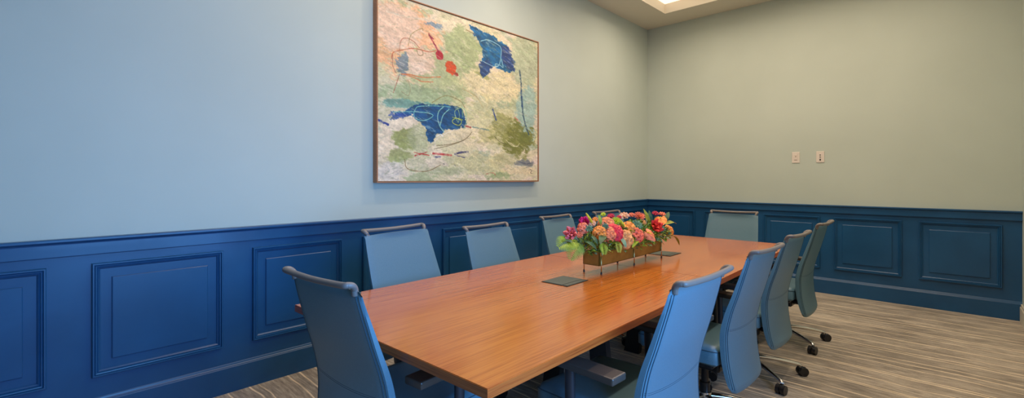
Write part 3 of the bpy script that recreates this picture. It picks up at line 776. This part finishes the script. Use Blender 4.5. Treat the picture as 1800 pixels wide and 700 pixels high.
def flower(kind, x, y, z, r, ck, label, rnd):
    r *= .90
    p = V(x, y, z); base = V(1.655+rnd.uniform(-.02, .02), max(PY0+.03, min(PY1-.03, y*.75+(PY0+PY1)/2*.25)), PZT-.014)
    n = V((x-1.63)*5+.25, -.45+(y+3.55)*.55, (z-.93)*5+.25)
    cat = {'leaf': 'leaf'}.get(kind, 'flower')
    nm = {'mum': 'chrysanthemum', 'openflower': 'open_tulip', 'pod': 'seed_pod', 'succulent': 'succulent', 'bud': 'flower_bud', 'blossom': 'blossom'}.get(kind, kind)
    if kind == 'succulent': cat = 'succulent'
    if kind == 'pod': cat = 'seed pod'
    t = empty(nm, base, 0, label, cat)
    L = lambda q: Vector(q)-base
    H = head_matrix(L(p), n, rnd.uniform(0, 6))
    bm = bmesh.new(); m = pmat(ck)
    ca_ = None
    if kind in ('rose', 'peony'):
        rings = [(3, .22, .62, .75, .04), (4, .36, .60, .72, .09), (4, .50, .56, .72, .16), (5, .68, .44, .68, .24), (5, .86, .20, .60, .34), (6, .98, -.20, .50, .44)]
        if kind == 'peony': rings = [(5, .35, .5, .8, .05), (7, .55, .35, .85, .1), (8, .8, .2, .85, .18), (9, 1.0, .0, .8, .26), (8, 1.05, -.35, .7, .35)]
        for j, (cnt, sz, lean, hh, rad) in enumerate(rings):
            for k in range(cnt):
                M = H @ Matrix.Rotation(2*PI*k/cnt+j*.7+rnd.uniform(-.15, .15), 4, 'Z') @ Matrix.Translation((r*rad, 0, -r*.35-.04*j*r)) @ Matrix.Rotation(-lean*.9+(.35+j*.16), 4, 'Y')
                petal(bm, M, r*(.85+.25*sz), r*(.75+.75*sz), .34, tip=-1, curl=.26 if j > 2 else .05, wav=.02 if kind == 'rose' else .06, ph=rnd.uniform(0, 6), nu=7, nv=9)
    elif kind in ('magnolia', 'openflower'):
        if kind == 'magnolia': H = head_matrix(L(p)+V(0, .02, -.005), V(.25, -1.0, .30), 0)
        for j, (cnt, lean, sz) in enumerate(((4, .25, .85), (5, .55, 1.0), (6, .95, 1.12))):
            for k in range(cnt):
                M = H @ Matrix.Rotation(2*PI*k/cnt+j*.5, 4, 'Z') @ Matrix.Translation((r*.10, 0, -r*.3)) @ Matrix.Rotation(lean, 4, 'Y')
                petal(bm, M, r*1.35*sz, r*.80*sz, .28, tip=1.0, curl=-.05, wav=.02)
    elif kind == 'mum':
        for j, (cnt, lean, sz) in enumerate(((10, .25, .6), (14, .65, .8), (18, 1.05, .95), (20, 1.4, 1.0))):
            for k in range(cnt):
                M = H @ Matrix.Rotation(2*PI*k/cnt+j*.3+rnd.uniform(-.1, .1), 4, 'Z') @ Matrix.Translation((r*.06, 0, -r*.25)) @ Matrix.Rotation(lean+rnd.uniform(-.1, .1), 4, 'Y')
                petal(bm, M, r*1.05*sz, r*.26, .18, nu=3, nv=5)
    elif kind == 'blossom':
        for j, (cnt, lean, sz) in enumerate(((4, .3, .75), (6, .85, 1.0), (6, 1.3, 1.05))):
            for k in range(cnt):
                M = H @ Matrix.Rotation(2*PI*k/cnt+j*.5, 4, 'Z') @ Matrix.Translation((r*.08, 0, -r*.25)) @ Matrix.Rotation(lean, 4, 'Y')
                petal(bm, M, r*sz, r*.95, .25, tip=-1, wav=.06, ph=k)
    elif kind == 'bud':
        for j, (cnt, lean, sz) in enumerate(((4, -.05, 1.0), (5, .15, 1.0), (4, .3, .85))):
            for k in range(cnt):
                M = H @ Matrix.Rotation(2*PI*k/cnt+j*.6, 4, 'Z') @ Matrix.Translation((r*(.35+.12*j), 0, -r*.9)) @ Matrix.Rotation(lean-.25, 4, 'Y')
                petal(bm, M, r*1.7*sz, r*1.25, -.30, curl=.0)
    elif kind == 'anthurium':
        n2 = V(.62, -.62, .48).normalized() if ck == 'pink' else V(.20, -.52, .80).normalized()
        tipd = V(.25, .45, -.8) if ck == 'pink' else V(.35, -.75, -.3)
        X_ = (tipd-n2*n2.dot(tipd)).normalized(); Y_ = n2.cross(X_)
        H = Matrix.Translation(L(p)) @ Matrix((X_, Y_, n2)).transposed().to_4x4()
        def f(a, b):
            x = a*2-1; ang = b*2*PI
            rr_ = abs(x) if False else a
            h = .92-.60*math.exp(-((ang-PI)/.38)**2)+.38*math.exp(-(min(ang, 2*PI-ang)/.30)**2)      # heart: notch at the stalk, pointed tip
            R_ = r*h*a
            return H @ V(math.cos(ang)*R_*1.05, math.sin(ang)*R_*.82, -.22*r*a*a*(1-.3*math.cos(2*ang))+.03*r*math.sin(ang*8)*a*a)
        grid_bm(bm, f, 9, 41)
    elif kind == 'succulent':
        for j, (cnt, lean, sz) in enumerate(((4, .2, .45), (6, .55, .7), (8, .95, .95), (9, 1.3, 1.1))):
            for k in range(cnt):
                M = H @ Matrix.Rotation(2*PI*k/cnt+j*.4, 4, 'Z') @ Matrix.Translation((r*.08, 0, -r*.25)) @ Matrix.Rotation(lean, 4, 'Y')
                petal(bm, M, r*sz, r*.42, .22, tip=1.0)
    elif kind == 'pod':
        d = V(.03, -.035 if y < -3.9 else -.03, .030)
        P = spline([L(p)+d*.0+V(0, .045, -.045), L(p)+V(0, .012, -.012), L(p)+V(0, -.014, .010), L(p)+V(0, -.034, .032)], 6); nn = len(P)
        tube(bm, P, [.0015+.0075*math.sin(PI*(i+.3)/(nn))**.8 for i in range(nn)], 8)
    bmesh.ops.remove_doubles(bm, verts=bm.verts, dist=1e-6)
    h = me_obj('petals' if kind not in ('succulent', 'pod', 'anthurium') else {'succulent': 'fleshy_leaves', 'pod': 'pod_body', 'anthurium': 'spathe'}[kind], bm, m, t, smooth=True)
    nn = H.to_3x3() @ V(0, 0, 1)
    end = L(p)-nn*r*.3 if kind != 'pod' else L(p)+V(0, .04, -.04)
    stem_tube('stem', t, V(0, 0, -.01), end)
    if kind in ('openflower', 'blossom', 'magnolia', 'mum'):
        bm = bmesh.new(); ck2 = {'openflower': 'yellow', 'magnolia': 'orange', 'blossom': 'peach', 'mum': 'orange' if ck == 'coral' else 'olive'}[kind]
        for k in range(9):
            q = H @ V(rnd.uniform(-.16, .16)*r, rnd.uniform(-.16, .16)*r, -.2*r)
            tube(bm, [q, q+nn*r*.5], r*.05, 5)
        me_obj('flower_centre', bm, pmat(ck2), t, smooth=True)
    if kind == 'anthurium':
        bm = bmesh.new(); q = H @ V(-.25*r, 0, .01*r); q2 = H @ V(.35*r, .05*r, .42*r)
        tube(bm, spline([q, (q+q2)/2+nn*.1*r, q2], 5), [r*.075]*5+[r*.07]*4+[r*.04]*2, 8)
        me_obj('spadix', bm, pmat('yellow'), t, smooth=True)
    return t
FLOWERS=[
('magnolia',1.7,-4.229,1.005,0.0369,'coralred','large coral red magnolia bloom opening at the left end of the planter'),
('blossom',1.7,-4.129,0.987,0.0190,'coral','small ragged coral blossom just right of the big coral red magnolia'),
('bud',1.66,-4.026,1.054,0.0214,'magenta','round magenta bud sticking up at the left end of the arrangement'),
('rose',1.69,-4.081,1.027,0.0257,'coral','coral ranunculus under the magenta bud'),
('blossom',1.66,-3.944,1.035,0.0235,'palepink','pale pink blossom right of the magenta bud'),
('rose',1.66,-3.788,1.031,0.0385,'salmon','salmon rose with ruffled petals high in the left half of the arrangement'),
('rose',1.73,-3.968,0.995,0.0295,'orange','orange rimmed rose low in the left half of the arrangement'),
('rose',1.73,-3.876,0.977,0.0370,'pink','soft pink ranunculus touching the left side of the deep red peony'),
('peony',1.73,-3.806,0.978,0.0445,'red','deep red ruffled peony in the middle of the arrangement'),
('blossom',1.62,-3.670,1.060,0.0255,'crimson','dark crimson blossom peeking over the back left of the arrangement'),
('mum',1.67,-3.691,1.035,0.0322,'chartreuse','chartreuse spider mum above the deep red peony'),
('blossom',1.63,-3.523,1.055,0.0339,'palepink','pale pink open blossom at the top middle of the arrangement'),
('blossom',1.63,-3.588,1.048,0.0185,'crimson','small crimson blossom at the top, left of the pale pink open one'),
('rose',1.71,-3.599,0.981,0.0435,'orange','bright orange rose right of the deep red peony'),
('rose',1.76,-3.730,0.932,0.0451,'peach','peach and cream garden rose hanging low over the planter rim'),
('rose',1.76,-3.574,0.943,0.0361,'rosepink','tight rose pink spiral rose beside the pink anthurium'),
('anthurium',1.77,-3.456,0.941,0.0519,'pink','pink heart shaped anthurium low on the right front'),
('mum',1.65,-3.352,1.043,0.0429,'coral','coral chrysanthemum standing at the top right of centre'),
('anthurium',1.68,-3.096,1.009,0.0656,'orange','large orange anthurium leaning out over the right end'),
('openflower',1.73,-3.278,0.969,0.0468,'redyellow','open red tulip with a yellow throat under the orange anthurium'),
('blossom',1.63,-3.074,1.046,0.0250,'crimson','crimson blossom behind the orange anthurium'),
('blossom',1.61,-2.921,1.032,0.0259,'coral','small coral blossom behind the top of the orange anthurium'),
('rose',1.69,-2.958,0.912,0.0337,'orange','orange rose at the right end of the arrangement'),
('blossom',1.62,-3.407,1.052,0.0233,'coral','coral blossom at the top between the pale pink blossom and the coral chrysanthemum'),
('blossom',1.62,-3.763,1.076,0.0178,'chartreuse','yellow green blossom at the top left of the arrangement'),
('blossom',1.64,-3.883,1.053,0.0206,'orange','small orange blossom beside the slender yellow pod'),
('blossom',1.68,-3.352,1.002,0.0232,'peach','peach blossom just under the coral chrysanthemum'),
('succulent',1.72,-4.069,1.019,0.0256,'sage','sage green succulent rosette among the coral flowers at the left'),
('succulent',1.71,-3.881,1.017,0.0236,'sage2','grey green succulent rosette under the salmon rose'),
('succulent',1.71,-3.495,0.995,0.0409,'sage','large grey green succulent rosette right of centre'),
('succulent',1.73,-3.165,0.940,0.0320,'sage2','grey green succulent rosette right of the red tulip'),
('pod',1.66,-3.974,1.067,0.0400,'yellow','slender curved yellow pod rising at the left of the arrangement'),
('pod',1.69,-3.649,1.016,0.0396,'yellow','slender yellow pod beside the chartreuse spider mum'),
]
LEAVES=[
('fern',(1.66,-4.077,0.931),(1.72,-4.341,0.945),'lime','lime fern frond reaching out over the left end of the planter'),
('fern',(1.66,-4.055,0.928),(1.74,-4.269,0.877),'fern','green fern frond drooping over the left end to the table'),
('leaf',(1.66,-3.017,0.898),(1.7,-2.822,0.793),'lime','long lime green leaf drooping off the right end'),
('leaf',(1.72,-3.274,0.893),(1.76,-3.211,0.840),'sage','round grey green leaf over the right front corner of the planter'),
('leaf',(1.62,-3.177,0.949),(1.6,-3.199,1.084),'olive','slender green leaf sticking up left of the dark green pair'),
('leaf',(1.63,-3.163,0.969),(1.62,-3.151,1.070),'dark','dark green upright leaf at the top right'),
('leaf',(1.64,-2.927,0.953),(1.66,-2.782,0.948),'olive','olive leaf pointing right beyond the orange anthurium'),
('leaf',(1.62,-2.903,0.963),(1.62,-2.825,1.041),'dark','dark green leaf arching above the orange anthurium'),
('leaf',(1.65,-3.836,1.019),(1.63,-3.831,1.080),'lime','upright lime leaf at the top left'),
('leaf',(1.72,-4.097,0.948),(1.78,-4.081,0.905),'dark','dark green pointed leaf over the left front of the planter'),
('leaf',(1.74,-4.071,0.979),(1.78,-4.075,0.936),'dark','second dark green leaf beside the orange rimmed rose'),
('leaf',(1.74,-3.942,0.967),(1.78,-4.046,0.933),'dark','dark green leaf hanging beneath the orange rimmed rose'),
('leaf',(1.75,-3.780,0.943),(1.79,-3.783,0.889),'sage','grey green leaf under the peach and cream garden rose'),
('leaf',(1.74,-3.356,0.880),(1.77,-3.376,0.862),'lime','short lime leaf beneath the pink anthurium'),
('fern',(1.73,-3.950,0.924),(1.79,-4.021,0.880),'lime','feathery lime tassel hanging over the front of the planter'),
('fern',(1.73,-3.786,0.918),(1.78,-3.845,0.871),'olive','olive feathery sprig under the deep red peony'),
('leaf',(1.68,-4.202,0.939),(1.7,-4.305,0.961),'dark','dark leaf under the big coral red magnolia'),
('leaf',(1.74,-3.551,0.899),(1.78,-3.683,0.874),'lime','lime leaf under the tight rose pink spiral rose'),
]

rnd = random.Random(5)
for f_ in FLOWERS: flower(*f_, rnd)
def leaf_blade(bm, p, q, W, up=V(0, 0, 1), fold=.25, arch=.12, nu=5, nv=10, rnd_tip=False):
    p = Vector(p); q = Vector(q); d = q-p; L = d.length; t = d.normalized(); s = t.cross(up)
    if s.length < .1: s = t.cross(V(1, -.6, 0))
    s.normalize(); u = s.cross(t).normalized()
    def f(a, b):
        x = a*2-1; wd = W*math.sin(PI*(b*.96+.02)**(.8 if not rnd_tip else .9))**(.9 if not rnd_tip else .55)
        return p+t*(L*b)+s*(x*wd*.5)+u*(arch*L*math.sin(PI*b)+fold*abs(x)*wd*.5)
    grid_bm(bm, f, nu, nv)
def foliage(kind, p, q, ck, label, rnd):
    p = Vector(p); q = Vector(q); y = max(PY0+.03, min(PY1-.03, p.y)); base = V(1.655, y, PZT-.014)
    nm = 'fern_frond' if kind == 'fern' else 'leaf'
    t = empty(nm, base, 0, label, 'fern' if kind == 'fern' else 'leaf'); L = lambda v: Vector(v)-base
    bm = bmesh.new()
    if kind == 'leaf':
        wd = {'sage': .42, 'dark': .38, 'lime': .30, 'olive': .30}[ck]*(q-p).length
        leaf_blade(bm, L(p), L(q), max(.022, wd), rnd_tip=ck == 'sage', up=V(.3, -.3, 1))
        me_obj('blade', bm, pmat(ck), t, smooth=True)
    else:
        d = q-p; tdir = d.normalized(); side = tdir.cross(V(.6, -.6, .5)).normalized(); Ln = d.length
        N = 16
        P = [L(p)+d*(i/N)+V(0, 0, .02*math.sin(PI*i/N)) for i in range(N+1)]
        for i in range(1, N+1):
            for s in (-1, 1):
                ll = Ln*.26*math.sin(PI*(.18+.78*i/N))**.8+.008
                e = P[i]+side*s*ll*.75+tdir*ll*.75+V(0, 0, -.15*ll)
                leaf_blade(bm, P[i], e, .0075, nu=3, nv=5, up=V(.5, -.5, .7))
        me_obj('leaflets', bm, pmat(ck), t, smooth=True)
    stem_tube('stem', t, V(0, 0, -.01), L(p)+(q-p)*.15)
for f_ in LEAVES: foliage(*f_, rnd)
# the small filler greenery between the blooms: tiny leaves nobody could count
fm = [pmat('fern'), pmat('olive'), pmat('sage'), pmat('dark'), pmat('lime')]
bms = [bmesh.new() for _ in fm]
for i in range(2300):
    y = rnd.uniform(-4.09, -3.00); e = 1-abs((y+3.55)/.56)**3
    th_ = rnd.uniform(-.25, PI*.85); R_ = rnd.uniform(.35, 1)**.6
    x = 1.655+math.cos(th_)*R_*.105*(.6+.4*e); z = .885+math.sin(th_)*R_*.125*(.25+.75*e)
    if z < PZT+.003 and PX0-.004 < x < PX1+.004: continue
    if z < TZ+.05: continue
    dr = V(math.cos(th_)+rnd.uniform(-.7, .7), rnd.uniform(-.9, .7), math.sin(th_)+rnd.uniform(-.6, .7)).normalized()
    ln = rnd.uniform(.014, .034); k = rnd.choice((0, 0, 1, 1, 2, 3, 4, 4))
    leaf_blade(bms[k], V(x, y, z), V(x, y, z)+dr*ln, ln*rnd.uniform(.3, .5), nu=3, nv=5, up=V(rnd.uniform(-1, 1), rnd.uniform(-1, 1), 1))
for i in range(420):      # stalks of the filler, rooted in the foam
    y = rnd.uniform(-4.02, -3.08); e = 1-abs((y+3.55)/.56)**3; th_ = rnd.uniform(.1, PI*.8)
    q = V(1.655+math.cos(th_)*.09*(.6+.4*e), y, .885+math.sin(th_)*.11*(.25+.75*e))
    b = V(1.655+rnd.uniform(-.04, .04), max(PY0+.02, min(PY1-.02, y)), PZT-.014)
    tube(bms[1], [b, (b+q)/2+V(0, 0, .01), q], .0009, 4, cap=False)
# one object with five materials
bmF = bmesh.new(); meF = D.meshes.new('foliage')
for k, b in enumerate(bms):
    for f in b.faces: f.material_index = k
    tmp = D.meshes.new('t'); b.to_mesh(tmp); b.free(); bmF.from_mesh(tmp); D.meshes.remove(tmp)
bmF.to_mesh(meF); bmF.free()
for m in fm: meF.materials.append(m)
for p in meF.polygons: p.use_smooth = True
fo = D.objects.new('foliage', meF); col.objects.link(fo)
tag(fo, 'small filler greenery and moss between the blooms of the brass planter', 'foliage', kind='stuff')
